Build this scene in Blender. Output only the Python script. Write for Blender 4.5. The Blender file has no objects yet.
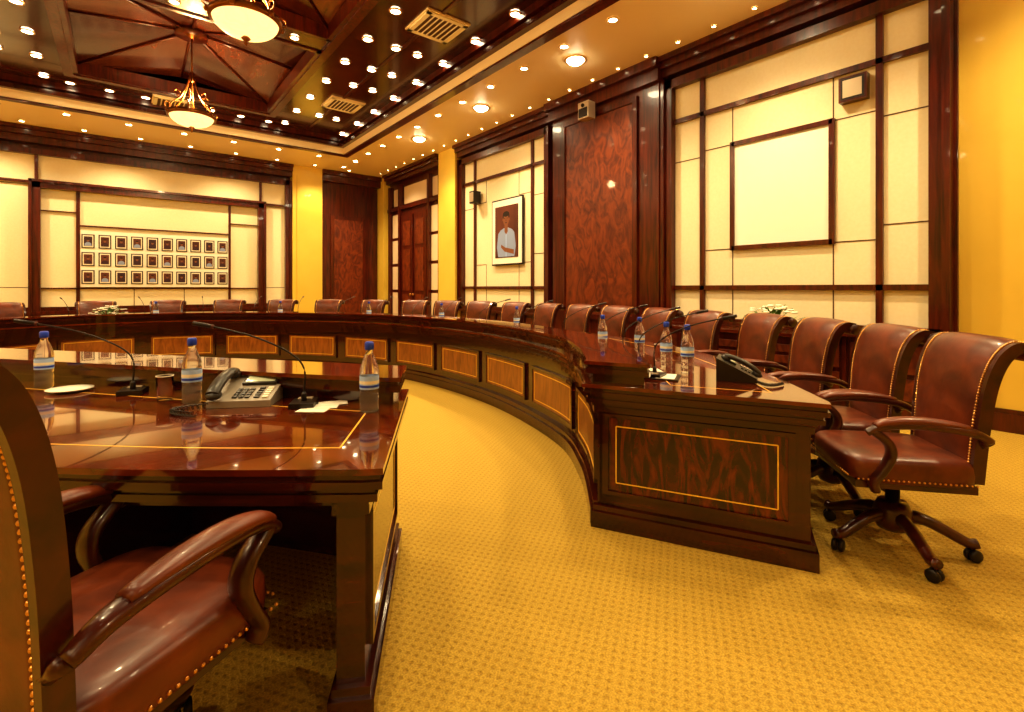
import bpy, math, random
from mathutils import Vector, Matrix
random.seed(4)
S=bpy.context.scene
S.view_settings.view_transform='Standard'
try: S.view_settings.look='Medium High Contrast'
except Exception as e: print('look',e)
S.view_settings.exposure=0.66
# ---------------------------------------------------------------- materials
def newmat(name):
    m=bpy.data.materials.new(name); m.use_nodes=True
    nt=m.node_tree; b=nt.nodes['Principled BSDF']
    return m,nt,b
def mat(name,col,rough=.5,metal=0,coat=0,emit=None,es=0,trans=0,ior=1.45):
    m,nt,b=newmat(name)
    b.inputs['Base Color'].default_value=(*col,1)
    b.inputs['Roughness'].default_value=rough
    b.inputs['Metallic'].default_value=metal
    b.inputs['Coat Weight'].default_value=coat
    b.inputs['Coat Roughness'].default_value=.04
    b.inputs['Transmission Weight'].default_value=trans
    b.inputs['IOR'].default_value=ior
    if emit:
        b.inputs['Emission Color'].default_value=(*emit,1)
        b.inputs['Emission Strength'].default_value=es
    return m
def noisemat(name,c0,c1,scale=(1,1,1),nscale=5,detail=6,dist=0,rough=.4,coat=0,bump=0,p0=.3,p1=.7,coatr=.04,metal=0):
    m,nt,b=newmat(name); N=nt.nodes; L=nt.links
    tc=N.new('ShaderNodeTexCoord'); mp=N.new('ShaderNodeMapping')
    mp.inputs['Scale'].default_value=scale
    L.new(tc.outputs['Object'],mp.inputs['Vector'])
    nz=N.new('ShaderNodeTexNoise'); nz.inputs['Scale'].default_value=nscale
    nz.inputs['Detail'].default_value=detail; nz.inputs['Distortion'].default_value=dist
    L.new(mp.outputs['Vector'],nz.inputs['Vector'])
    cr=N.new('ShaderNodeValToRGB')
    cr.color_ramp.elements[0].position=p0; cr.color_ramp.elements[1].position=p1
    cr.color_ramp.elements[0].color=(*c0,1); cr.color_ramp.elements[1].color=(*c1,1)
    L.new(nz.outputs['Fac'],cr.inputs['Fac']); L.new(cr.outputs['Color'],b.inputs['Base Color'])
    b.inputs['Roughness'].default_value=rough; b.inputs['Coat Weight'].default_value=coat
    b.inputs['Coat Roughness'].default_value=coatr; b.inputs['Metallic'].default_value=metal
    if bump:
        bp=N.new('ShaderNodeBump'); bp.inputs['Strength'].default_value=bump; bp.inputs['Distance'].default_value=.01
        L.new(nz.outputs['Fac'],bp.inputs['Height']); L.new(bp.outputs['Normal'],b.inputs['Normal'])
    return m
M={}
M['wood']=noisemat('mahogany_wood',(.022,.0022,.001),(.115,.013,.002),(14,14,1.2),1.6,8,.6,.3,.3)
M['woodh']=noisemat('mahogany_table_wood',(.016,.0018,.001),(.065,.008,.002),(2,2,18),1.6,8,.8,.17,.65,coatr=.03)
M['woodtop']=noisemat('polished_table_top',(.05,.006,.0015),(.165,.025,.004),(5,1.6,5),1.8,8,1.2,.10,.85,coatr=.02)
M['burl']=noisemat('burl_veneer',(.055,.006,.0015),(.22,.040,.005),(1.6,1.6,.9),3.2,10,2.6,.44,.1)
M['flame']=noisemat('flame_mahogany_veneer',(.012,.0013,.001),(.16,.019,.003),(7,7,1.8),1.5,9,2.4,.2,.6,p0=.4,p1=.68)
M['panelw']=noisemat('satinwood_panel',(.16,.043,.006),(.34,.11,.018),(9,9,2),2,7,1.0,.3,.4)
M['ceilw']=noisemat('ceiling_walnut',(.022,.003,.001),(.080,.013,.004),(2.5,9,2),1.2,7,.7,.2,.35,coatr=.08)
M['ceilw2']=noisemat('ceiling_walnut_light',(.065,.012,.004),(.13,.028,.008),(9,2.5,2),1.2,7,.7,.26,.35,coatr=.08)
M['chairw']=noisemat('chair_wood',(.025,.004,.002),(.075,.012,.003),(6,6,6),2,6,.5,.28,.4)
M['leather']=noisemat('oxblood_leather',(.075,.015,.005),(.18,.037,.009),(1,1,1),9,8,.3,.35,.1,bump=.25)
M['nail']=mat('brass_nailhead',(.75,.42,.14),.3,1)
M['rubber']=mat('black_rubber',(.012,.008,.006),.4)
M['black']=mat('black_plastic',(.015,.01,.008),.3)
M['dark']=mat('shadow_gap',(.10,.05,.02),.7)
M['inlay']=mat('gold_inlay',(.85,.52,.06),.3)
M['cream']=noisemat('cream_fabric_panel',(.84,.73,.48),(.87,.77,.53),(1,1,1),30,3,0,.75)
M['white']=mat('white_panel',(.94,.90,.78),.6)
M['yellow']=noisemat('yellow_plaster',(.74,.51,.08),(.79,.56,.10),(1,1,1),2,4,0,.34,.2)
M['soffit']=mat('soffit_paint',(.90,.71,.42),.45)
M['brass']=mat('aged_brass',(.55,.28,.07),.3,1)
M['bronze']=mat('bronze',(.28,.11,.03),.35,1)
M['can']=mat('downlight_lens',(1,.9,.7),.5,emit=(1,.82,.5),es=16)
M['bigcan']=mat('halogen_lens',(1,.9,.7),.5,emit=(1,.86,.56),es=34)
M['trimring']=mat('downlight_trim',(.7,.5,.25),.3,.6)
M['bowl']=noisemat('alabaster_bowl',(.9,.6,.25),(.97,.75,.4),(1,1,1),8,4,1.5,.4)
_b=M['bowl'].node_tree.nodes['Principled BSDF']; _b.inputs['Emission Color'].default_value=(1,.60,.22,1); _b.inputs['Emission Strength'].default_value=1.15
M['glass']=mat('clear_glass',(.99,.99,.98),.02,trans=1,ior=1.06)
M['water']=mat('water_bottle_plastic',(.93,.96,.98),.04,trans=.95,ior=1.2)
M['blue']=mat('bottle_blue',(.02,.06,.5),.3)
M['label']=mat('bottle_label',(.40,.58,.95),.4)
M['paper']=mat('paper',(.85,.8,.65),.6)
M['phoneg']=mat('phone_grey',(.30,.26,.21),.35)
M['key']=mat('phone_key',(.03,.025,.02),.35)
M['lcd']=mat('phone_lcd',(.5,.55,.40),.2)
M['pane']=mat('frosted_pane',(.75,.6,.42),.25)
M['leaf']=noisemat('leaf_green',(.04,.12,.012),(.12,.24,.03),(1,1,1),20,2,0,.5)
M['petal']=mat('white_petal',(.9,.86,.72),.5)
M['skin']=mat('portrait_skin',(.22,.085,.04),.6)
M['shirt']=mat('portrait_shirt',(.27,.34,.55),.6)
M['hair']=mat('portrait_hair',(.02,.012,.01),.6)
M['pback']=noisemat('portrait_backdrop',(.05,.010,.006),(.15,.04,.022),(1,1,1),2,3,0,.5)
M['suit']=mat('portrait_suit',(.05,.02,.03),.6)
M['grille']=mat('silver_grille',(.55,.45,.32),.35,.5)
# carpet
def carpet():
    m,nt,b=newmat('gold_carpet'); N=nt.nodes; L=nt.links
    tc=N.new('ShaderNodeTexCoord'); mp=N.new('ShaderNodeMapping')
    mp.inputs['Rotation'].default_value=(0,0,math.radians(12))
    k=2*math.pi/.048
    mp.inputs['Scale'].default_value=(k,k,k)
    L.new(tc.outputs['Object'],mp.inputs['Vector'])
    sp=N.new('ShaderNodeSeparateXYZ'); L.new(mp.outputs['Vector'],sp.inputs[0])
    def mth(op,a,bb=None):
        n=N.new('ShaderNodeMath'); n.operation=op
        for i,v in enumerate((a,bb)):
            if v is None: continue
            if isinstance(v,(int,float)): n.inputs[i].default_value=v
            else: L.new(v,n.inputs[i])
        return n.outputs[0]
    cx=mth('COSINE',sp.outputs['X']); cy=mth('COSINE',sp.outputs['Y'])
    pr=mth('MULTIPLY',cx,cy)
    dot=N.new('ShaderNodeMapRange'); dot.inputs['From Min'].default_value=.15; dot.inputs['From Max'].default_value=1.0
    L.new(pr,dot.inputs['Value'])
    nz=N.new('ShaderNodeTexNoise'); nz.inputs['Scale'].default_value=150; nz.inputs['Detail'].default_value=3
    L.new(tc.outputs['Object'],nz.inputs['Vector'])
    mix=N.new('ShaderNodeMix'); mix.data_type='RGBA'
    mix.inputs[6].default_value=(.56,.365,.046,1); mix.inputs[7].default_value=(.43,.26,.024,1)
    L.new(dot.outputs[0],mix.inputs[0])
    mx=N.new('ShaderNodeMix'); mx.data_type='RGBA'; mx.blend_type='MULTIPLY'; mx.inputs[0].default_value=.75
    cr=N.new('ShaderNodeValToRGB'); cr.color_ramp.elements[0].position=.3; cr.color_ramp.elements[1].position=.65
    cr.color_ramp.elements[0].color=(.40,.36,.28,1); cr.color_ramp.elements[1].color=(1,1,1,1)
    L.new(nz.outputs['Fac'],cr.inputs['Fac'])
    L.new(mix.outputs[2],mx.inputs[6]); L.new(cr.outputs['Color'],mx.inputs[7])
    L.new(mx.outputs[2],b.inputs['Base Color'])
    h=mth('SUBTRACT',mth('MULTIPLY',nz.outputs['Fac'],.7),dot.outputs[0])
    bp=N.new('ShaderNodeBump'); bp.inputs['Strength'].default_value=.7; bp.inputs['Distance'].default_value=.005
    L.new(h,bp.inputs['Height']); L.new(bp.outputs['Normal'],b.inputs['Normal'])
    b.inputs['Roughness'].default_value=.9
    return m
M['carpet']=carpet()
# ---------------------------------------------------------------- mesh builder
class MB:
    def __init__(s): s.v=[]; s.f=[]; s.m=[]; s.s=[]; s.mats=[]
    def mi(s,k):
        if k not in s.mats: s.mats.append(k)
        return s.mats.index(k)
    def add(s,vs,fs,k,smooth=False,X=None):
        o=len(s.v); i=s.mi(k)
        if X is not None: vs=[X@Vector(v) for v in vs]
        s.v+= [tuple(v) for v in vs]
        for f in fs:
            s.f.append([a+o for a in f]); s.m.append(i); s.s.append(smooth)
    def box(s,x0,x1,y0,y1,z0,z1,k,X=None):
        vs=[(x,y,z) for z in (z0,z1) for y in (y0,y1) for x in (x0,x1)]
        fs=[(0,2,3,1),(4,5,7,6),(0,1,5,4),(2,6,7,3),(0,4,6,2),(1,3,7,5)]
        s.add(vs,fs,k,False,X)
    def obox(s,o,u,w,e,ur,wr,er,k):
        o=Vector(o);u=Vector(u);w=Vector(w);e=Vector(e)
        vs=[o+u*a+w*b+e*c for c in er for b in wr for a in ur]
        s.add(vs,[(0,2,3,1),(4,5,7,6),(0,1,5,4),(2,6,7,3),(0,4,6,2),(1,3,7,5)],k)
    def lathe(s,prof,k,n=24,X=None,smooth=True,cap=True):
        vs=[];fs=[]
        for r,z in prof:
            for j in range(n):
                a=2*math.pi*j/n; vs.append((r*math.cos(a),r*math.sin(a),z))
        for i in range(len(prof)-1):
            for j in range(n):
                j2=(j+1)%n; fs.append((i*n+j,i*n+j2,(i+1)*n+j2,(i+1)*n+j))
        if cap:
            fs.append(tuple(range(n))[::-1]); fs.append(tuple((len(prof)-1)*n+j for j in range(n)))
        s.add(vs,fs,k,smooth,X)
    def sphere(s,c,r,k,n=12,m=8,sc=(1,1,1),e=1.0,X=None):
        vs=[];fs=[]
        def pw(a): return math.copysign(abs(a)**e,a)
        for i in range(m+1):
            t=-math.pi/2+math.pi*i/m
            for j in range(n):
                p=2*math.pi*j/n
                vs.append((c[0]+r*sc[0]*pw(math.cos(t))*pw(math.cos(p)),c[1]+r*sc[1]*pw(math.cos(t))*pw(math.sin(p)),c[2]+r*sc[2]*pw(math.sin(t))))
        for i in range(m):
            for j in range(n):
                j2=(j+1)%n; fs.append((i*n+j,i*n+j2,(i+1)*n+j2,(i+1)*n+j))
        s.add(vs,fs,k,True,X)
    def tube(s,path,rad,k,n=10,X=None,ref=(0,0,1)):
        path=[Vector(p) for p in path]; N=len(path)
        if not isinstance(rad,list): rad=[rad]*N
        vs=[];fs=[]
        ref=Vector(ref)
        for i,p in enumerate(path):
            t=(path[min(i+1,N-1)]-path[max(i-1,0)]).normalized()
            rf=ref if abs(t.dot(ref))<.98 else Vector((1,0,0))
            a=t.cross(rf).normalized(); b=a.cross(t).normalized()
            r=rad[i]; ra,rb=(r if isinstance(r,tuple) else (r,r))
            for j in range(n):
                q=2*math.pi*j/n; vs.append(p+a*ra*math.cos(q)+b*rb*math.sin(q))
        for i in range(N-1):
            for j in range(n):
                j2=(j+1)%n; fs.append((i*n+j,i*n+j2,(i+1)*n+j2,(i+1)*n+j))
        fs.append(tuple(range(n))[::-1]); fs.append(tuple((N-1)*n+j for j in range(n)))
        s.add(vs,fs,k,True,X)
    def obj(s,name,loc=(0,0,0),rot=(0,0,0),bevel=0):
        me=bpy.data.meshes.new(name); me.from_pydata(s.v,[],s.f)
        for k in s.mats: me.materials.append(M[k])
        me.polygons.foreach_set('material_index',s.m); me.polygons.foreach_set('use_smooth',s.s)
        me.update()
        import bmesh
        bm=bmesh.new(); bm.from_mesh(me); bmesh.ops.recalc_face_normals(bm,faces=bm.faces); bm.to_mesh(me); bm.free()
        ob=bpy.data.objects.new(name,me); ob.location=loc; ob.rotation_euler=rot
        S.collection.objects.link(ob)
        if bevel:
            bv=ob.modifiers.new('bevel','BEVEL'); bv.width=bevel; bv.segments=2; bv.limit_method='ANGLE'
        return ob
def dup(ob,loc,rz,name=None):
    o=bpy.data.objects.new(name or ob.name.split('.')[0],ob.data); o.location=loc; o.rotation_euler=(0,0,rz)
    o.scale=ob.scale
    S.collection.objects.link(o)
    for md in ob.modifiers:
        if md.type=='BEVEL':
            bv=o.modifiers.new('bevel','BEVEL'); bv.width=md.width; bv.segments=2; bv.limit_method='ANGLE'
    return o
def crom(pts,per):
    out=[];n=len(pts)
    for i in range(n-1):
        p0=pts[max(i-1,0)];p1=pts[i];p2=pts[i+1];p3=pts[min(i+2,n-1)]
        for k in range(per):
            t=k/per
            out.append(tuple(.5*((2*b)+(-a+c)*t+(2*a-5*b+4*c-d)*t*t+(-a+3*b-3*c+d)*t**3) for a,b,c,d in zip(p0,p1,p2,p3)))
    out.append(tuple(pts[-1])); return out
# ---------------------------------------------------------------- room shell
XR,YF,XL,YN=6.1,13.7,-4.5,-3.2
ZC=4.45
TX0,TX1,TY0,TY1=-2.55,4.17,-1.2,11.67
b=MB(); b.box(XL-.2,XR+.2,YN-.2,YF+.2,-.1,0,'carpet'); b.obj('floor')
b=MB(); b.box(XR,XR+.2,YN-.2,YF+.2,0,5.6,'yellow'); b.obj('wall_right')
b=MB(); b.box(XL-.2,XR,YF,YF+.2,0,5.6,'wood'); b.obj('wall_far')
b=MB(); b.box(XL-.2,XL,YN-.2,YF,0,5.6,'yellow'); b.obj('wall_left')
b=MB(); b.box(XL,XR,YN-.2,YN,0,5.6,'yellow'); b.obj('wall_near')
# ceiling
b=MB()
def frame(b,x0,x1,y0,y1,X0,X1,Y0,Y1,z0,z1,k):
    b.box(X0,X1,Y0,y0,z0,z1,k); b.box(X0,X1,y1,Y1,z0,z1,k)
    b.box(X0,x0,y0,y1,z0,z1,k); b.box(x1,X1,y0,y1,z0,z1,k)
frame(b,TX0,TX1,TY0,TY1,XL,XR,YN,YF,ZC,ZC+.2,'soffit')
b.box(XL,XR,YN,YF,5.5,5.6,'wood')
b.obj('ceiling')
b=MB()
def ring(b,o,w,z0,z1,k):
    frame(b,TX0-o+w,TX1+o-w,TY0-o+w,TY1+o-w,TX0-o,TX1+o,TY0-o,TY1+o,z0,z1,k)
ring(b,.10,.14,ZC-.03,ZC+.0,'wood')
ring(b,.0,.05,ZC+.0,ZC+.16,'soffit')
ring(b,-.02,.12,ZC+.14,ZC+.22,'ceilw')
ring(b,.0,.04,ZC+.20,4.8,'wood')
ring(b,-.04,.14,4.70,4.80,'wood')
b.obj('trim_tray_moulding')
b=MB()
IX0,IX1=-.75,2.45; IY=[.1,3.7,7.3,10.9]
frame(b,IX0,IX1,IY[0],IY[-1],TX0,TX1,TY0,TY1,4.8,4.9,'ceilw')
for y in IY[1:-1]: b.box(IX0,IX1,y-.2,y+.2,4.8,5.0,'ceilw')
frame(b,IX0+.12,IX1-.12,IY[0]+.12,IY[-1]-.12,IX0,IX1,IY[0],IY[-1],4.76,4.86,'wood')
frame(b,IX0-.75,IX1+.75,IY[0]-.3,IY[-1]+.3,IX0-.80,IX1+.80,IY[0]-.35,IY[-1]+.35,4.785,4.8,'wood')
for i in range(3):
    y0,y1=IY[i]+(.2 if i else .12),IY[i+1]-(.2 if i<2 else .12); x0,x1=IX0+.12,IX1-.12
    b.box(x0,x0+.06,y0,y1,4.78,4.99,'wood'); b.box(x1-.06,x1,y0,y1,4.78,4.99,'wood')
    b.box(x0,x1,y0,y0+.06,4.78,4.99,'wood'); b.box(x0,x1,y1-.06,y1,4.78,4.99,'wood')
    cx,cy=(x0+x1)/2,(y0+y1)/2
    P=[(x0,y0),(cx,y0),(x1,y0),(x1,cy),(x1,y1),(cx,y1),(x0,y1),(x0,cy)]
    for j in range(8):
        a=P[j];c=P[(j+1)%8]
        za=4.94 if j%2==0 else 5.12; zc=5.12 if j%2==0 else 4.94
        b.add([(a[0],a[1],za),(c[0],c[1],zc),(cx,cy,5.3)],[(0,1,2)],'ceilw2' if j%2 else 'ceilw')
        b.tube([(a[0],a[1],za-.01),(cx,cy,5.28)],.018,'wood',6)
    b.lathe([(.22,5.2),(.22,5.3)],'wood',20,Matrix.Translation((cx,cy,0)))
b.obj('ceiling_coffers')
# ---- wall panelling helpers
def RW(b,a0,a1,z0,z1,d,k,d0=0): b.box(XR-d,XR-d0,a0,a1,z0,z1,k)
def FW(b,a0,a1,z0,z1,d,k,d0=0): b.box(a0,a1,YF-d,YF-d0,z0,z1,k)
def panelgrid(W,b,a0,a1,z0,z1,bars_a,bars_z,thin):
    W(b,a0,a1,z0,z1,.06,'cream')
    W(b,a0-.12,a0,z0-.1,z1+.12,.16,'wood'); W(b,a1,a1+.12,z0-.1,z1+.12,.16,'wood')
    W(b,a0-.12,a1+.12,z1,z1+.12,.16,'wood'); W(b,a0-.12,a1+.12,z0-.1,z0,.16,'wood')
    W(b,a0-.16,a0-.10,z0-.1,z1+.12,.2,'wood'); W(b,a1+.10,a1+.16,z0-.1,z1+.12,.2,'wood')
    for a in bars_a: W(b,a-.03,a+.03,z0,z1,.10,'wood')
    for z in bars_z: W(b,a0,a1,z-.03,z+.03,.10,'wood')
    for (p,q,r,s) in thin:
        W(b,p,q,r,s,.064,'dark')
b=MB()
RW(b,.98,4.09,0,ZC,.05,'wood'); RW(b,6.25,9.42,0,ZC,.05,'wood')
def rframe(b,ya,yb):
    v1=yb-.42; v0=ya+.40
    th=[]
    s0,s1=ya+.82,yb-.82
    z0,z1=1.76,3.08
    th+= [(s1-.006,s1+.006,z1,3.55),(v0,s0,z1-.006,z1+.006),(s0-.006,s0+.006,1.28,z0),(s1,v1,z0-.006,z0+.006),(s1-.006,s1+.006,1.28,z0),(s1,v1,z1-.006,z1+.006),(v0,s0,z0-.006,z0+.006),(s0-.006,s0+.006,z1,3.55)]
    th+= [(ya,v0,3.0,3.012),(v1,yb,3.0,3.012),(ya,v0,1.9,1.912) ,(s0-.006,s0+.006,.88,1.28),(s1-.006,s1+.006,.88,1.28)]
    panelgrid(RW,b,ya,yb,.88,4.03,[v0,v1],[3.57,1.27],th)
    return s0,s1
sq=rframe(b,1.17,3.93)
rframe(b,6.55,9.28)
for (y0,y1) in ((.98,4.09),(6.25,9.42),(10.2,13.2)):
    RW(b,y0,y1,4.2,ZC,.20,'wood'); RW(b,y0,y1,4.3,ZC,.26,'wood'); RW(b,y0,y1,4.38,ZC,.32,'wood')
RW(b,4.09,6.25,0,ZC,.22,'wood'); RW(b,4.05,6.29,4.15,ZC,.30,'wood'); RW(b,4.03,6.31,4.32,ZC,.38,'wood')
RW(b,4.52,5.92,.85,3.98,.235,'burl')
for (p,q,r,s) in ((4.44,4.52,.77,4.06),(5.92,6.0,.77,4.06),(4.52,5.92,.77,.85),(4.52,5.92,3.98,4.06)): RW(b,p,q,r,s,.26,'wood')
for (y0,y1) in ((.98,4.09),(6.25,9.42)):
    RW(b,y0,y1,0,.80,.10,'wood'); RW(b,y0,y1,.76,.80,.20,'wood')
    n=int((y1-y0)/.42); w=(y1-y0)/n
    for i in range(n):
        RW(b,y0+i*w+.05,y0+(i+1)*w-.05,.42,.70,.115,'burl'); RW(b,y0+i*w+.05,y0+(i+1)*w-.05,.16,.37,.115,'burl')
        RW(b,y0+i*w-.02,y0+i*w+.02,.1,.76,.13,'wood')
RW(b,10.15,13.25,0,ZC,.05,'wood')
b.obj('wall_panelling_right')
b=MB()
RW(b,9.42,10.15,0,ZC,.25,'yellow'); RW(b,13.25,YF,0,ZC,.25,'yellow')
b.obj('wall_pilaster_yellow')
b=MB()
RW(b,YN,.98,0,.16,.03,'wood'); RW(b,YN,.98,.16,.20,.022,'wood'); RW(b,4.09,6.25,0,.2,.25,'wood'); RW(b,6.25,9.42,0,.16,.13,'wood'); RW(b,9.42,10.15,0,.2,.27,'wood')
b.obj('baseboard_right')
b=MB(); s0,s1=sq
RW(b,s0-.02,s0+.035,1.74,3.10,.10,'wood',.061); RW(b,s1-.035,s1+.02,1.74,3.10,.10,'wood',.061); RW(b,s0,s1,1.74,1.795,.10,'wood',.061); RW(b,s0,s1,3.045,3.10,.10,'wood',.061)
RW(b,s0+.03,s1-.03,1.79,3.05,.08,'white',.061); b.obj('framed_white_board')
b=MB()
RW(b,10.25,13.15,0,3.42,.09,'wood',.051)
RW(b,10.9,12.35,0,3.25,.12,'wood',.051)
for y0 in (10.93,11.66):
    RW(b,y0,y0+.66,.02,3.22,.15,'wood',.051)
    for (z0,z1) in ((.2,1.1),(1.2,2.3),(2.4,3.05)): RW(b,y0+.12,y0+.54,z0,z1,.165,'burl',.051)
    b.sphere((XR-.2,y0+(.62 if y0<11 else .04),1.1),.03,'brass')
for (y0,y1) in ((10.36,10.74),(12.55,12.95)):
    for i in range(4): RW(b,y0,y1,.5+i*.72,1.14+i*.72,.11,'pane',.051)
for (y0,y1) in ((10.36,10.74),(10.95,12.3),(12.55,12.95)): RW(b,y0,y1,3.55,4.02,.075,'pane',.051)
RW(b,10.2,13.2,3.40,3.50,.16,'wood',.051)
for y in (10.25,10.8,12.42,13.05): RW(b,y-.05,y+.05,0,4.1,.18,'wood',.051)
b.obj('door_1')
# far wall
b=MB()
panelgrid(FW,b,-2.75,3.3,.88,3.93,[],[],[(-1.36,-1.35,3.33,3.93),(2.72,2.73,3.33,3.93),(-2.75,-1.4,3.33,3.342),(2.75,3.3,3.33,3.342),(-2.75,-1.4,1.27,1.282),(2.75,3.3,1.27,1.282)])
FW(b,-1.42,-1.28,.78,3.40,.20,'wood'); FW(b,2.66,2.80,.78,3.40,.20,'wood'); FW(b,-1.42,2.80,3.27,3.40,.20,'wood')
FW(b,-1.45,-1.40,.78,3.42,.24,'wood'); FW(b,2.78,2.83,.78,3.42,.24,'wood'); FW(b,-1.45,2.83,3.38,3.43,.24,'wood')
FW(b,-1.37,-1.32,3.4,3.93,.12,'wood'); FW(b,2.70,2.75,3.4,3.93,.12,'wood'); FW(b,-2.75,-1.42,3.36,3.41,.12,'wood'); FW(b,2.8,3.3,3.36,3.41,.12,'wood')
FW(b,-.75,-.69,.88,3.27,.1,'wood'); FW(b,2.02,2.07,.88,3.27,.1,'wood')
FW(b,-1.28,-.75,2.82,2.84,.1,'wood'); FW(b,2.07,2.66,2.82,2.84,.1,'wood'); FW(b,-.69,2.02,2.55,2.58,.1,'wood'); FW(b,-1.28,2.66,1.24,1.27,.1,'wood')
for x in (.2,1.12): FW(b,x,x+.012,.88,1.24,.066,'dark')
FW(b,-4.5,3.45,4.15,ZC,.2,'wood'); FW(b,-4.5,3.45,4.28,ZC,.28,'wood'); FW(b,-4.5,3.45,4.38,ZC,.34,'wood')
FW(b,-4.5,3.45,0,.78,.1,'wood'); FW(b,-4.5,3.45,.74,.8,.22,'wood')
FW(b,4.2,5.72,0,ZC,.12,'wood'); FW(b,4.2,5.85,4.15,ZC,.25,'wood'); FW(b,4.2,5.85,4.33,ZC,.32,'wood')
FW(b,4.45,5.45,.1,3.25,.15,'wood'); FW(b,4.55,5.35,.25,3.15,.165,'burl')
b.obj('wall_panelling_far')
b=MB(); FW(b,3.45,4.2,0,ZC,.25,'yellow'); FW(b,3.55,4.1,.3,4.2,.27,'yellow'); b.obj('wall_pilaster_far')
# photo board
b=MB()
FW(b,-.68,2.01,1.29,2.47,.13,'white',.101)
for r in range(3):
    for c in range(10):
        x=-.56+c*.272; z=2.39-r*.375
        FW(b,x-.105,x+.105,z-.29,z,.14,'hair',.13); FW(b,x-.085,x+.085,z-.27,z-.02,.143,'paper',.13)
        FW(b,x-.068,x+.068,z-.245,z-.045,.146,'pback' if (r*7+c*3)%4 else 'suit',.13)
        y=YF-.148
        zc=z-.115
        def poly(pts,k,dy=0): b.add([(p[0],y-dy,p[1]) for p in pts],[tuple(range(len(pts)))],k)
        poly([(x-.058,z-.244),(x+.058,z-.244),(x+.052,z-.19),(x+.02,z-.165),(x-.02,z-.165),(x-.052,z-.19)],'suit' if (r+c)%3 else 'shirt')
        poly([(x+.024*math.cos(t*.785),zc-.014+.034*math.sin(t*.785)) for t in range(8)],'skin',.001)
        poly([(x+.026*math.cos(t*.785),zc+.012+.015*math.sin(t*.785)) for t in range(8)],'hair',.002)
b.obj('group_photo_board')
# portrait on right wall
b=MB()
PY0,PY1=7.18,8.18
RW(b,PY0,PY1,1.72,3.05,.12,'hair',.101); RW(b,PY0+.03,PY1-.03,1.75,3.02,.13,'white',.101)
RW(b,PY0+.13,PY1-.13,1.87,2.90,.135,'wood',.101); RW(b,PY0+.145,PY1-.145,1.885,2.885,.138,'pback',.101)
pc=(PY0+PY1)/2
def pp(pts,k,d): b.add([(XR-d,pc+p[0]*1.3,1.888+(p[1]-2.0)*1.3) for p in pts],[tuple(range(len(pts)))],k)
def ell(cx,cz,rx,rz,n=20): return [(cx+rx*math.cos(2*math.pi*i/n),cz+rz*math.sin(2*math.pi*i/n)) for i in range(n)]
pp([(-.20,2.0),(.20,2.0),(.235,2.15),(.20,2.36),(.14,2.41),(.05,2.44),(-.05,2.44),(-.14,2.41),(-.20,2.36),(-.235,2.15)],'shirt',.14)
pp([(-.04,2.38),(0,2.34),(.04,2.38),(.038,2.50),(-.038,2.50)],'skin',.141)
pp(ell(0,2.575,.075,.105),'skin',.142)
pp(ell(0,2.65,.078,.042),'hair',.143); pp(ell(-.07,2.62,.014,.04,10),'hair',.1431); pp(ell(.07,2.62,.014,.04,10),'hair',.1431)
pp(ell(-.079,2.57,.012,.024,10),'skin',.1415); pp(ell(.079,2.57,.012,.024,10),'skin',.1415)
pp(ell(-.03,2.585,.013,.006,8),'hair',.144); pp(ell(.03,2.585,.013,.006,8),'hair',.144)
pp([(-.025,2.522),(.025,2.522),(.018,2.510),(-.018,2.510)],'suit',.144); pp(ell(0,2.552,.012,.02,8),'pback',.1435)
pp([(-.19,2.03),(.04,2.08),(.13,2.15),(.12,2.19),(.02,2.14),(-.19,2.10)],'skin',.142)
pp([(-.008,2.0),(.008,2.0),(.006,2.34),(-.006,2.34)],'label',.1415)
b.obj('framed_portrait')
b=MB()
X=Matrix.Translation((XR-.36,5.25,4.02))
b.box(-.02,.14,-.03,.03,-.03,.03,'black',X); b.box(-.16,.0,-.11,.11,-.13,.13,'grille',X); b.box(-.17,-.16,-.09,.09,-.11,.03,'black',X)
b.sphere((-.17,0,.07),.03,'black',X=X)
b.obj('wall_loudspeaker',bevel=.01)
b=MB()
RW(b,1.66,1.91,3.22,3.48,.16,'wood',.061); RW(b,1.68,1.89,3.24,3.46,.165,'hair',.061); RW(b,1.70,1.87,3.26,3.44,.17,'grille',.061)
b.obj('wall_projector_speaker_box')  # framed projector/speaker box mounted on the right wall panelling
b=MB()
X=Matrix.Translation((XR-.2,8.7,3.2)); b.box(-.08,.1,-.09,.09,-.13,.13,'black',X); b.box(-.09,-.08,-.07,.07,-.1,.1,'grille',X)
b.obj('wall_speaker_small',bevel=.01)  # small loudspeaker high on the far part of the right wall
# sideboard
b=MB()
b.box(5.40,5.73,2.0,3.5,.06,.76,'wood'); b.box(5.36,5.75,1.96,3.54,.76,.80,'woodtop'); b.box(5.42,5.73,2.03,3.47,0,.06,'dark')
for i in range(3):
    y=2.05+i*.48
    for j in range(5): b.box(5.385,5.40,y+.03,y+.41,.14+j*.115,.22+j*.115,'burl')
    b.box(5.38,5.40,y,y+.03,.1,.72,'wood'); b.box(5.38,5.40,y+.41,y+.44,.1,.72,'wood'); b.sphere((5.375,y+.39,.45),.014,'brass',8,6)
b.obj('sideboard',bevel=.004)
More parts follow.
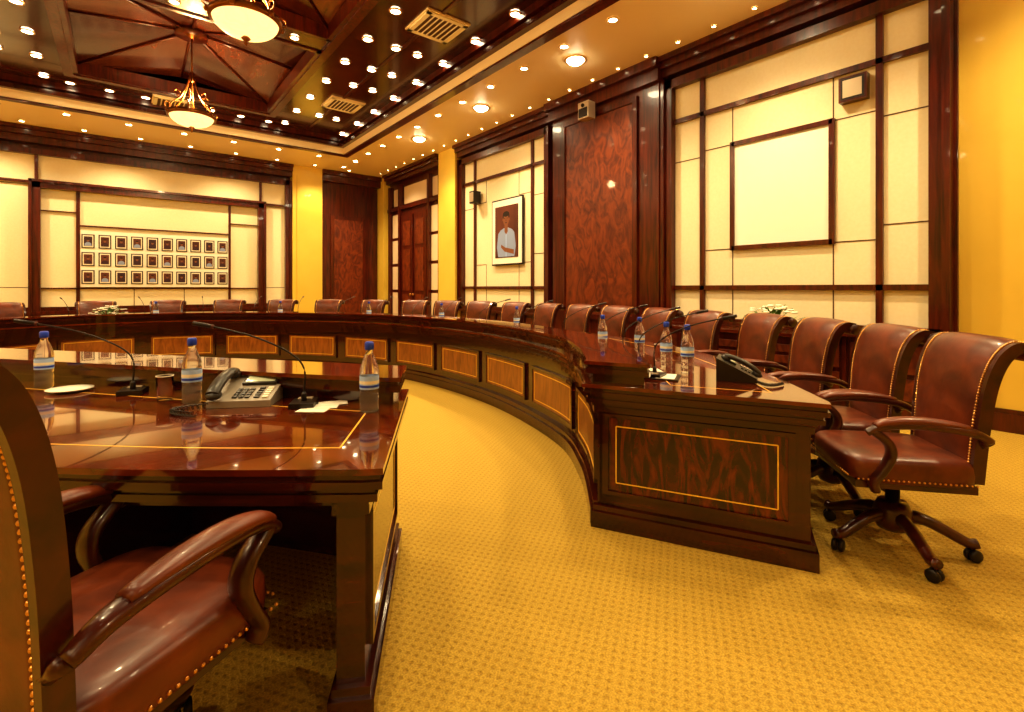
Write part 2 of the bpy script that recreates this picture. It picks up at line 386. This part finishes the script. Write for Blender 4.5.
# ---------------------------------------------------------------- downlights + lamps
b=MB()
def can(x,y,z,r=.06,k='can'):
    X=Matrix.Translation((x,y,z))
    b.lathe([(r*1.35,0),(r*1.35,-.012),(r,-.016),(r,-.006)],'trimring',16,X,cap=False)
    if k=='bigcan':
        b.lathe([(r,-.010),(r*.92,-.03),(r*.6,-.055),(.001,-.065)],k,16,X,cap=False)
    else:
        b.lathe([(r,-.010),(.001,-.0105)],k,16,X,cap=False)
for y in [0.4+.9*i for i in range(13)]:
    for x in (2.72,3.95,-1.02,-2.3):
        can(x,y,4.79)
for yy in (2.2,4.5,6.7,7.6,8.4,10.3):
    for x in (3.15,3.5,-1.45,-1.85): can(x,yy,4.79)
for i in range(7):
    can(-.7+i*.52,11.3,4.79)
for yb in (3.7,7.3):
    for i in range(4): can(-.2+i*.7,yb,4.79,.05)
for i in range(17):
    yy=-.3+i*.82
    can(4.55,yy,ZC-.001,.05); can(-2.95,yy,ZC-.001,.05)
for i in range(28):
    yy=-.3+i*.49
    can(5.62,yy,ZC-.001,.022)
for i in range(5):
    can(4.95,.2+i*2.3,ZC-.001,.12,'bigcan'); can(-3.4,.2+i*2.3,ZC-.001,.12,'bigcan')
for i in range(9):
    can(-2.6+i*.9,12.1,ZC-.001,.05); can(-2.4+i*.9,13.1,ZC-.001,.04)
b.obj('recessed_downlights')
WARM=(1,.765,.42)
def spot(x,y,z,p,ang=130,r=.06,blend=.8,name='downlight_lamp'):
    l=bpy.data.lights.new(name,'SPOT'); l.energy=p; l.color=WARM; l.spot_size=math.radians(ang); l.spot_blend=blend; l.shadow_soft_size=r
    o=bpy.data.objects.new(name,l); o.location=(x,y,z-.09); S.collection.objects.link(o)
P=150
for i in range(6):
    yy=.2+i*2.3
    spot(4.95,yy,ZC,P); spot(-3.4,yy,ZC,P if i>1 else P*.6)
for x in (-2,0,2,4): spot(x,12.7,ZC,P*.8)
for i in range(6):
    yy=.4+i*2.1
    spot(3.3,yy,4.78,P*(.5 if i==0 else .75)); spot(-1.6,yy,4.78,P*(.45 if i==0 else .75))
for yy in (-2.2,): 
    for x in (-2.5,1,4.2): spot(x,yy,ZC,P*.5)
for yy in (1.9,3.7,7.3):
    spot(.85,yy,4.78,P*.75)
# ---------------------------------------------------------------- chandeliers
def chandelier():
    b=MB()
    R=.30
    prof=[(.02,-.17)]+[(R*math.sin(a),-.17*math.cos(a)) for a in [math.pi/2*i/10 for i in range(1,11)]]
    b.lathe(prof,'bowl',36,cap=False)
    b.lathe([(R-.01,0),(R-.03,-.01),(.02,-.13)],'bowl',36,cap=False)
    b.lathe([(R+.0,-.03),(R+.03,-.025),(R+.035,.0),(R+.03,.03),(R,.035),(R-.01,0)],'bronze',36,cap=False)
    b.lathe([(.001,-.26),(.02,-.24),(.012,-.22),(.045,-.19),(.03,-.17),(.001,-.16)],'bronze',16)
    for k in range(6):
        a=k*math.pi/3; c,s_=math.cos(a),math.sin(a)
        pts=crom([(R+.03,.0),(R-.03,.14),(R-.13,.24),(R-.20,.38),(.04,.56)],5)
        b.tube([(c*r,s_*r,z) for r,z in pts],.011,'bronze',6)
        pts=crom([(R+.02,.02),(R+.07,.05),(R+.07,.11),(R+.02,.12),(R+.01,.07)],4)
        b.tube([(c*r,s_*r,z) for r,z in pts],.009,'bronze',6)
        b.sphere((c*(R+.035),s_*(R+.035),0),.03,'bronze',8,6)
        pts=crom([(R-.13,.24),(R-.06,.30),(R-.09,.35),(R-.14,.32)],4)
        b.tube([(c*r,s_*r,z) for r,z in pts],.007,'bronze',6)
    b.lathe([(.001,.52),(.04,.54),(.05,.58),(.03,.61),(.045,.65),(.015,.69)],'bronze',16)
    b.tube([(0,0,.6),(0,0,1.3)],.012,'bronze',8)
    b.lathe([(.02,1.2),(.04,1.22),(.10,1.26),(.12,1.3)],'bronze',20)
    return b.obj('chandelier',(.97,5.5,3.95))
ch=chandelier(); ch2=dup(ch,(.85,9.1,3.95),.3)
for y in (5.5,9.1):
    l=bpy.data.lights.new('chandelier_bulb','POINT'); l.energy=80; l.color=(1,.70,.34); l.shadow_soft_size=.1
    o=bpy.data.objects.new('chandelier_bulb',l); o.location=(.9,y,4.2); S.collection.objects.link(o)
def vent():
    b=MB()
    b.box(-.32,.32,-.32,.32,-.02,0,'soffit'); 
    for i in range(7):
        x=-.21+i*.07; b.box(x-.022,x+.022,-.24,.24,-.034,-.02,'dark'); b.box(x+.020,x+.034,-.24,.24,-.042,-.02,'cream')
    for q in (-.27,.27): b.box(q-.03,q+.03,-.30,.30,-.04,-.02,'cream'); b.box(-.30,.30,q-.03,q+.03,-.04,-.02,'cream')
    return b.obj('ceiling_air_vent',(3.33,5.8,4.8))
v=vent()
for p in ((3.33,9.4),(3.33,2.6),(-1.64,5.8),(-1.64,9.4),(.75,11.3)): dup(v,(p[0],p[1],4.8 if p[1]<11 else 4.78),0)
# ---------------------------------------------------------------- conference table
inn=[(1.98,1.77),(2.42,2.27),(2.81,2.93),(3.13,4.2),(3.18,5.5),(3.0,6.6),(2.5,7.65),(1.8,8.5),(.83,9.15),(-.3,9.25),(-1.25,8.75),(-1.8,7.8),(-1.85,6.7),(-1.4,5.6),(-.75,4.62),(.10,3.48),(.69,2.69),(1.04,2.22)]
out=[(2.43,.88),(3.05,1.50),(3.68,2.45),(4.1,3.95),(4.2,5.6),(3.97,6.95),(3.35,8.25),(2.4,9.35),(1.1,10.15),(-.5,10.3),(-1.9,9.6),(-2.75,8.2),(-2.85,6.6),(-2.35,4.95),(-1.6,3.75),(-.80,2.65),(-.05,1.87),(.55,1.38)]
PER=10
I=crom(inn,PER); O=crom(out,PER)
ST=[]
for p,q in zip(I,O):
    p=Vector(p);q=Vector(q); n=(q-p); L=n.length; ST.append((p,n/L,L))
def perp(n,sg): return Vector((n.y,-n.x))*sg
e0=perp(ST[0][1],1)
if e0.dot(ST[0][0]-ST[1][0])<0: e0=-e0
e1=perp(ST[-1][1],1)
if e1.dot(ST[-1][0]-ST[-2][0])<0: e1=-e1
def sweep(b,st,prof,k,smooth=False,ext=0):
    st=list(st)
    if ext:
        st=[(st[0][0]+e0*ext,st[0][1],st[0][2])]+st+[(st[-1][0]+e1*ext,st[-1][1],st[-1][2])]
    m=len(prof); vs=[];fs=[]
    for p,n,L in st:
        for ref,s_,z in prof:
            q=p+n*(s_+(L if ref else 0)); vs.append((q.x,q.y,z))
    for i in range(len(st)-1):
        for j in range(m):
            j2=(j+1)%m; fs.append((i*m+j,i*m+j2,(i+1)*m+j2,(i+1)*m+j))
    fs.append(tuple(range(m))[::-1]); fs.append(tuple((len(st)-1)*m+j for j in range(m)))
    b.add(vs,fs,k,smooth)
def rect(a,b_,z0,z1): return [(a[0],a[1],z0),(b_[0],b_[1],z0),(b_[0],b_[1],z1),(a[0],a[1],z1)]
b=MB()
for (z0,z1,oh,k) in ((.742,.760,.060,'woodtop'),(.722,.742,.048,'woodh'),(.700,.722,.058,'woodh'),(.682,.700,.035,'woodh'),(.660,.682,.042,'woodh'),(.640,.660,.015,'woodh')):
    sweep(b,ST,rect((0,-oh),(1,oh),z0,z1),k,ext=oh)
for (z0,z1,oh,k) in ((.862,.880,.05,'woodtop'),(.842,.862,.035,'woodh'),(.815,.842,.045,'woodh'),(.76,.815,.015,'woodh')):
    sweep(b,ST,rect((0,-oh),(0,.24+oh),z0,z1),k,ext=oh)
sweep(b,ST[2:-2],rect((1,-.13),(1,-.124),.76,.7606),'inlay')
sweep(b,ST[2:-2],rect((0,.40),(0,.406),.76,.7606),'inlay')
for st in (ST[2],ST[-3]):
    p,n,L=st; t=Vector((-n.y,n.x))
    q=p+n*.40
    b.obox((q.x,q.y,.76),(n.x,n.y,0),(t.x,t.y,0),(0,0,1),(0,L-.53),(-.003,.003),(0,.0006),'inlay')
sweep(b,ST,rect((0,.02),(0,.14),0,.65),'woodh')
sweep(b,ST,rect((0,-.03),(0,.1),0,.09),'woodh',ext=.0)
sweep(b,ST,rect((0,-.015),(0,.1),.09,.13),'woodh')
sweep(b,ST,rect((0,-.01),(0,.1),.60,.65),'woodh')
acc=[0]
for i in range(1,len(I)): acc.append(acc[-1]+(Vector(I[i])-Vector(I[i-1])).length)
def at(s_):
    s_=max(0,min(acc[-1]-1e-6,s_))
    for i in range(len(acc)-1):
        if acc[i+1]>=s_:
            t=(s_-acc[i])/(acc[i+1]-acc[i]); break
    p=ST[i][0].lerp(ST[i+1][0],t); n=ST[i][1].lerp(ST[i+1][1],t).normalized(); L=ST[i][2]*(1-t)+ST[i+1][2]*t
    return (p,n,L)
tot=acc[-1]; npan=int(tot/.98); w=tot/npan
for i in range(npan):
    a=i*w+.10; c=(i+1)*w-.10
    st=[at(a+(c-a)*k/6) for k in range(7)]
    sweep(b,st,rect((0,.004),(0,.03),.22,.52),'panelw')
    st2=[at(a-.03+(c-a+.06)*k/6) for k in range(7)]
    sweep(b,st2,rect((0,-.004),(0,.03),.52,.545),'woodh'); sweep(b,st2,rect((0,-.004),(0,.03),.195,.22),'woodh')
    sweep(b,[at(a-.03),at(a)],rect((0,-.004),(0,.03),.195,.545),'woodh'); sweep(b,[at(c),at(c+.03)],rect((0,-.004),(0,.03),.195,.545),'woodh')
    st=[at(a+.03+(c-a-.06)*k/6) for k in range(7)]
    sweep(b,st,rect((0,.001),(0,.03),.492,.498),'inlay'); sweep(b,st,rect((0,.001),(0,.03),.242,.248),'inlay')
    sweep(b,[at(a+.03),at(a+.036)],rect((0,.001),(0,.03),.242,.498),'inlay'); sweep(b,[at(c-.036),at(c-.03)],rect((0,.001),(0,.03),.242,.498),'inlay')
for i in range(14,len(ST)-8,14):
    p,n,L=ST[i]; t=Vector((-n.y,n.x))
    b.obox((p.x,p.y,0),(n.x,n.y,0),(t.x,t.y,0),(0,0,1),(.1,L-.08),(-.03,.03),(0,.65),'woodh')
def endblock(st,e,th):
    p,n,L=st; o=(p.x,p.y,0); N=(n.x,n.y,0); E=(e.x,e.y,0); Z=(0,0,1)
    b.obox(o,N,Z,E,(.01,L-.01),(0,.645),(-th,0),'woodh')
    b.obox(o,N,Z,E,(-.02,L+.02),(0,.085),(-th-.02,.03),'woodh')
    b.obox(o,N,Z,E,(-.01,L+.01),(.085,.115),(-th-.01,.018),'woodh')
    b.obox(o,N,Z,E,(-.005,L+.005),(.61,.645),(-th-.01,.015),'woodh')
    a0,a1,z0,z1=.07,L-.10,.20,.585
    b.obox(o,N,Z,E,(a0,a1),(z0,z1),(0,.006),'flame')
    for (ur,wr) in (((a0-.03,a1+.03),(z1,z1+.02)),((a0-.03,a1+.03),(z0-.02,z0)),((a0-.03,a0),(z0,z1)),((a1,a1+.03),(z0,z1))):
        b.obox(o,N,Z,E,ur,wr,(0,.016),'woodh')
    i0,i1,y0,y1=a0+.04,a1-.04,z0+.045,z1-.045; q=.003
    for (ur,wr) in (((i0,i1),(y1-q,y1+q)),((i0,i1),(y0-q,y0+q)),((i0-q,i0+q),(y0,y1)),((i1-q,i1+q),(y0,y1))):
        b.obox(o,N,Z,E,ur,wr,(.006,.0075),'inlay')
endblock(ST[0],e0,.30); endblock(ST[-1],e1,.08)
table=b.obj('conference_table',bevel=.004)
# ---------------------------------------------------------------- chair
def mkchair(bh=1.0):
    b=MB()
    b.sphere((.02,0,.455),1,'leather',32,14,(.275,.255,.072),.42)
    b.box(-.22,.26,-.225,.225,.37,.405,'chairw')
    for i in range(25):
        y=-.215+i*.018; b.sphere((.288,y,.425),.0055,'nail',6,4)
    for sy in (-1,1):
        for i in range(24):
            b.sphere((-.2+i*.02,sy*.252,.42),.0055,'nail',6,4)
    prof=crom([(-.215,.42),(-.222,.55),(-.235,.72),(-.258,.88),(-.295,.99),(-.345,1.045),(-.40,1.04)],6)
    prof=[(x,.42+(z-.42)*bh) for x,z in prof]
    n=len(prof); 
    def slab(y0,y1,hw_fn,t_f,t_b,k,cols,bul,trim=0,sm=True):
        vs=[];fs=[]; C=cols+1
        rng=range(trim,n-trim)
        for i in rng:
            a=prof[max(i-1,0)];c=prof[min(i+1,n-1)]
            t=Vector((c[0]-a[0],c[1]-a[1])).normalized(); nr=Vector((t.y,-t.x))
            f=i/(n-1); hw=hw_fn(f)
            for j in range(C):
                u=j/cols; yy=(y0+(y1-y0)*u)*hw
                bb=bul*(1-abs(2*u-1)**4)*(min(1,6*f+.1))
                vs.append((prof[i][0]+nr.x*(t_f+bb),yy,prof[i][1]+nr.y*(t_f+bb)))
            for j in range(C):
                u=j/cols; yy=(y0+(y1-y0)*u)*hw
                vs.append((prof[i][0]-nr.x*t_b,yy,prof[i][1]-nr.y*t_b))
        m=len(list(rng)); R=2*C
        for i in range(m-1):
            for j in range(cols):
                fs.append((i*R+j,i*R+j+1,(i+1)*R+j+1,(i+1)*R+j))
                fs.append((i*R+C+j+1,i*R+C+j,(i+1)*R+C+j,(i+1)*R+C+j+1))
            fs.append((i*R,(i+1)*R,(i+1)*R+C,i*R+C)); fs.append((i*R+cols,i*R+C+cols,(i+1)*R+C+cols,(i+1)*R+cols))
        for i in (0,m-1):
            for j in range(cols): fs.append((i*R+j,i*R+j+1,i*R+C+j+1,i*R+C+j))
        b.add(vs,fs,k,sm)
    hw=lambda f:.205+.04*f
    slab(-1,1,hw,.018,.022,'leather',16,.018)
    for sg in (-1,1):
        slab(sg*1.0,sg*1.10,hw,.022,.028,'chairw',1,0,sm=False)
    X=Matrix.Translation((-.40,0,.42+(1.04-.42)*bh-.022))@Matrix.Rotation(math.pi/2,4,'X')
    b.lathe([(.001,-.266),(.03,-.266),(.036,-.26),(.036,.26),(.03,.266),(.001,.266)],'leather',18,X)
    for sg in (-1,1):
        b.lathe([(.001,sg*.264),(.038,sg*.264),(.038,sg*.276),(.001,sg*.276)],'chairw',18,X)
    for i in range(3,n-3):
        a=prof[i-1];c=prof[i+1]; t=Vector((c[0]-a[0],c[1]-a[1])).normalized(); nr=Vector((t.y,-t.x))
        for sg in (-1,1):
            for h in (0,.5):
                px=prof[i][0]*(1-h)+prof[i+1][0]*h; pz=prof[i][1]*(1-h)+prof[i+1][1]*h
                b.sphere((px+nr.x*.022,sg*hw(i/(n-1))*.955,pz+nr.y*.022),.0055,'nail',6,4)
                b.sphere((px-nr.x*.022,sg*hw(i/(n-1))*.955,pz-nr.y*.022),.0055,'nail',6,4)
    for sg in (-1,1):
        y=sg*.268
        pts=crom([(-.235,.63),(-.17,.665),(-.05,.685),(.08,.69),(.18,.675),(.235,.64)],5)
        m=len(pts)
        rr=[(.022+.013*math.sin(math.pi*min(1,i/(m-1)*1.1)),.017+.005*math.sin(math.pi*i/(m-1))) for i in range(m)]
        b.tube([(p[0],y+sg*.012*math.sin(math.pi*i/(m-1)),p[1]) for i,p in enumerate(pts)],rr,'chairw',12)
        pd=pts[6:m-3]; k=len(pd)
        b.tube([(p[0],y+sg*.010,p[1]+.017) for p in pd],[(.036*math.sin(math.pi*(.12+.76*i/(k-1)))**.5,.020*math.sin(math.pi*(.12+.76*i/(k-1)))**.5) for i in range(k)],'leather',14)
        pts=crom([(.215,.655),(.15,.60),(.135,.54),(.165,.47),(.20,.41),(.19,.37)],5)
        m=len(pts)
        b.tube([(p[0],y-sg*.02*(i/(m-1)),p[1]) for i,p in enumerate(pts)],[(.020,.027+.009*math.sin(math.pi*i/(m-1))) for i in range(m)],'chairw',12,ref=(0,1,0))
        b.tube([(-.235,y,.63),(-.235,sg*.225,.60)],.018,'chairw',10)
    b.box(-.13,.13,-.10,.10,.33,.37,'black')
    b.lathe([(.03,.33),(.03,.2),(.048,.2),(.052,.17),(.052,.09),(.03,.08)][::-1],'black',18)
    b.lathe([(.06,.23),(.08,.19),(.085,.13),(.065,.095)][::-1],'chairw',18)
    for i in range(5):
        a=2*math.pi*i/5+.35; c,s_=math.cos(a),math.sin(a)
        pts=crom([(.04,.165),(.12,.16),(.2,.125),(.28,.085),(.318,.088)],4)
        b.tube([(c*r,s_*r,z) for r,z in pts],[(.03,.032),]*4+[(.028-.004*j/13,.028-.006*j/13) for j in range(len(pts)-4)],'chairw',10)
        b.tube([(c*.30,s_*.30,.09),(c*.30,s_*.30,.045)],.009,'black',8)
        for q in (-1,1):
            X=Matrix.Translation((c*.30,s_*.30,.03))@Matrix.Rotation(a+.6,4,'Z')@Matrix.Translation((0,q*.014,0))@Matrix.Rotation(math.pi/2,4,'X')
            b.lathe([(.001,-.010),(.026,-.010),(.030,-.004),(.030,.004),(.026,.010),(.001,.010)],'rubber',16,X)
    return b
c0=mkchair().obj('executive_armchair',(2.96,.72,0),(0,0,math.radians(130)))
c0.scale=(1,1,.965)
dup(c0,(3.40,1.13,0),math.radians(133))
dup(c0,(3.75,1.61,0),math.radians(139))
dup(c0,(4.07,2.14,0),math.radians(147))
mkchair(1.15).obj('executive_armchair',(-.035,1.475,0),(0,0,math.radians(35)))
acco=[0]
for i in range(1,len(O)): acco.append(acco[-1]+(Vector(O[i])-Vector(O[i-1])).length)
s_=2.45
while s_<acco[-1]-2.4:
    i=max(j for j in range(len(acco)) if acco[j]<=s_)
    t=(s_-acco[i])/(acco[i+1]-acco[i]) if i+1<len(acco) else 0
    p=Vector(O[i]).lerp(Vector(O[min(i+1,len(O)-1)]),t)
    tg=(Vector(O[min(i+1,len(O)-1)])-Vector(O[i])).normalized()
    nn=Vector((tg.y,-tg.x))
    if nn.dot(ST[i][1])<0: nn=-nn
    q=p+nn*.40
    ang=math.atan2(-nn.y,-nn.x)+random.uniform(-.12,.12)
    dup(c0,(q.x,q.y,0),ang)
    s_+=.64 if s_<7.5 else .82
# ---------------------------------------------------------------- desk items
T=.7606
def bottle():
    b=MB()
    b.lathe([(.001,0),(.028,0),(.032,.006),(.032,.03),(.030,.034),(.032,.038),(.032,.062),(.029,.067),(.032,.072),(.032,.15),(.030,.165),(.022,.19),(.0125,.215),(.0125,.235)],'water',24,cap=False)
    b.lathe([(.0325,.085),(.0328,.09),(.0328,.128),(.0325,.132)],'label',24,cap=False)
    b.lathe([(.0331,.092),(.0331,.100)],'blue',24,cap=False); b.lathe([(.0331,.104),(.0331,.116)],'paper',24,cap=False)
    b.lathe([(.0145,.226),(.0155,.228),(.0155,.25),(.012,.255),(.001,.255)],'blue',20,cap=False)
    return b.obj('water_bottle',(.79,1.93,T))
bt=bottle(); bt.scale=(1.18,1.18,1.12)
for p in ((.24,2.56),(-.31,3.42),(2.66,1.65),(2.755,1.86),(3.05,2.29),(3.07,2.67)): dup(bt,(p[0],p[1],T),p[0])
def on(i,fr):
    p,n,L=ST[i]; q=p+n*fr; return q
for (i,fr) in ((33,.5),(45,.5),(57,.5),(70,.5),(84,.5),(98,.5)):
    q=on(i,fr); dup(bt,(q.x,q.y,T),i)
def tumbler():
    b=MB(); b.lathe([(.001,0),(.028,0),(.034,.11),(.032,.11),(.027,.010),(.001,.010)],'glass',24,cap=False)
    b.lathe([(.034,.108),(.0345,.111),(.032,.111)],'paper',24,cap=False)
    return b.obj('glass_tumbler',(.15,2.70,T))
tb=tumbler(); dup(tb,(2.95,2.05,T),0)
b=MB(); b.lathe([(.001,0),(.05,0),(.09,.012),(.092,.015),(.05,.005),(.001,.004)],'paper',32,cap=False); b.obj('saucer_plate',(-.20,3.22,T))
def mic():
    b=MB()
    b.box(-.05,.05,-.06,.06,0,.022,'black'); b.box(-.03,.03,-.05,-.02,.022,.028,'grille'); b.lathe([(.012,.02),(.012,.05),(.006,.06)],'black',12)
    pts=crom([(0,0,.05),(0.0,0,.16),(.06,0,.23),(.2,0,.30),(.36,0,.345)],6)
    b.tube(pts,.0042,'black',6)
    b.tube([(.36,0,.345),(.43,0,.36)],.009,'black',10); b.tube([(.352,0,.343),(.36,0,.345)],.0095,'pback',10)
    return b.obj('gooseneck_microphone',(.61,2.20,T),(0,0,math.radians(153)),bevel=.003)
mc=mic(); dup(mc,(.04,2.97,T),math.radians(165))
for i in (5,10,15,20,25,31,37,43,49,55,61,67,73,79,85,92,99,106):
    q=on(i,.36); n=ST[i][1]; dup(mc,(q.x,q.y,T),math.atan2(n.y,n.x)+random.uniform(-.3,.3))
def phone(body='phoneg',h=.085,loc=(.43,2.44,T),rz=-30):
    b=MB()
    vs=[(-.10,-.10,0),(.12,-.10,0),(.12,.11,0),(-.10,.11,0),(-.10,-.10,.025),(.12,-.10,.025),(.12,.11,h),(-.10,.11,h)]
    b.add(vs,[(0,1,2,3),(4,5,6,7),(0,1,5,4),(1,2,6,5),(2,3,7,6),(3,0,4,7)],body)
    sl=math.atan2(h-.025,.21); X=Matrix.Translation((0,-.10,.025))@Matrix.Rotation(sl,4,'X')
    for r in range(4):
        for c in range(3): b.box(-.02+c*.022,-.004+c*.022,.02+r*.02,.034+r*.02,0,.006,'key',X)
    for r in range(5): b.box(.055,.075,.02+r*.018,.030+r*.018,0,.005,'key',X); b.box(.085,.105,.02+r*.018,.030+r*.018,0,.005,'paper',X)
    b.box(-.02,.105,.125,.195,0,.012,'key',X); b.box(-.012,.097,.135,.185,.012,.013,'lcd',X)
    X2=X@Matrix.Translation((-.075,.10,.03))
    b.tube(crom([(0,-.10,0),(0,-.06,.012),(0,0,.018),(0,.06,.012),(0,.10,0)],4),[(.024,.015)]*17,'key',12,X2)
    b.sphere((0,-.09,-.008),.028,'key',14,8,(1,1,.6),X=X2); b.sphere((0,.09,-.008),.028,'key',14,8,(1,1,.6),X=X2)
    pts=[]
    for i in range(120):
        t=i/119; a=t*2*math.pi*20
        base=Vector((-.08-.10*math.sin(t*math.pi),-.09-.14*t,.012)); pts.append(base+Vector((.008*math.cos(a),0,.008*math.sin(a)+.0)))
    b.tube(pts,.0028,'key',5)
    return b.obj('desk_telephone',loc,(0,0,math.radians(rz)),bevel=.003)
ph=phone(); ph.scale=(1.15,1.15,1.12)
ph2=phone('black',.13,(2.66,1.34,T),24); ph2.scale=(.9,.95,.95)
b=MB()
for i in range(3):
    X=Matrix.Translation((.62+i*.05,2.10+i*.03,.7608+i*.0012))@Matrix.Rotation(-.7+i*.2,4,'Z'); b.box(-.06,.06,-.04,.04,0,.001,'paper',X)
b.obj('note_papers')
b=MB()
X=Matrix.Translation((2.40,1.62,.7606))@Matrix.Rotation(.5,4,'Z'); b.box(-.1,.1,-.07,.07,0,.006,'black',X); b.box(-.08,.08,-.05,.05,.006,.008,'paper',X)
X=Matrix.Translation((2.50,1.80,.7606))@Matrix.Rotation(.9,4,'Z'); b.box(-.1,.1,-.07,.07,0,.003,'paper',X)
b.obj('document_folder')
def flowers():
    b=MB(); R=random.Random(3)
    b.lathe([(.06,0),(.09,.02),(.10,.05),(.08,.06)],'bronze',16)
    for i in range(90):
        a=R.uniform(0,6.283); el=R.uniform(.1,1.4); r=R.uniform(.10,.2)
        d=Vector((math.cos(a)*math.cos(el)*1.5,math.sin(a)*math.cos(el)*1.5,math.sin(el)*.9)); p=d*r+Vector((0,0,.05))
        s1=d.cross(Vector((0,0,1))).normalized()*.018; ln=d.normalized()*.09
        b.add([p-s1*.2,p+ln*.5-s1,p+ln,p+ln*.5+s1],[(0,1,2,3)],'leaf')
    for i in range(40):
        a=R.uniform(0,6.283); el=R.uniform(.2,1.45); r=R.uniform(.20,.27)
        c=Vector((math.cos(a)*math.cos(el)*1.25,math.sin(a)*math.cos(el)*1.25,math.sin(el)*.9))*r+Vector((0,0,.06))
        for k in range(5):
            q=k*1.2566; b.sphere((c.x+.018*math.cos(q),c.y+.018*math.sin(q),c.z),.017,'petal',6,4,(1,1,.6))
        b.sphere(c,.009,'inlay',6,4)
    return b.obj('flower_arrangement',(0,0,T))
fl=flowers(); fl.location=(5.45,2.36,.8)
for i in (88,106): q=on(i,.7); dup(fl,(q.x,q.y,T),i).scale=(.8,.8,.8)
# ---------------------------------------------------------------- world, camera
w=bpy.data.worlds.new('world'); S.world=w; w.use_nodes=True
w.node_tree.nodes['Background'].inputs[0].default_value=(1,.7,.4,1); w.node_tree.nodes['Background'].inputs[1].default_value=.2
cam=bpy.data.cameras.new('camera'); co=bpy.data.objects.new('camera',cam); S.collection.objects.link(co)
co.location=(0,0,1.265); co.rotation_euler=(math.radians(90),0,math.radians(-38.5))
cam.sensor_width=36; cam.lens=490/1024*36; cam.shift_y=-(356-288)/1024; cam.clip_start=.03
S.camera=co
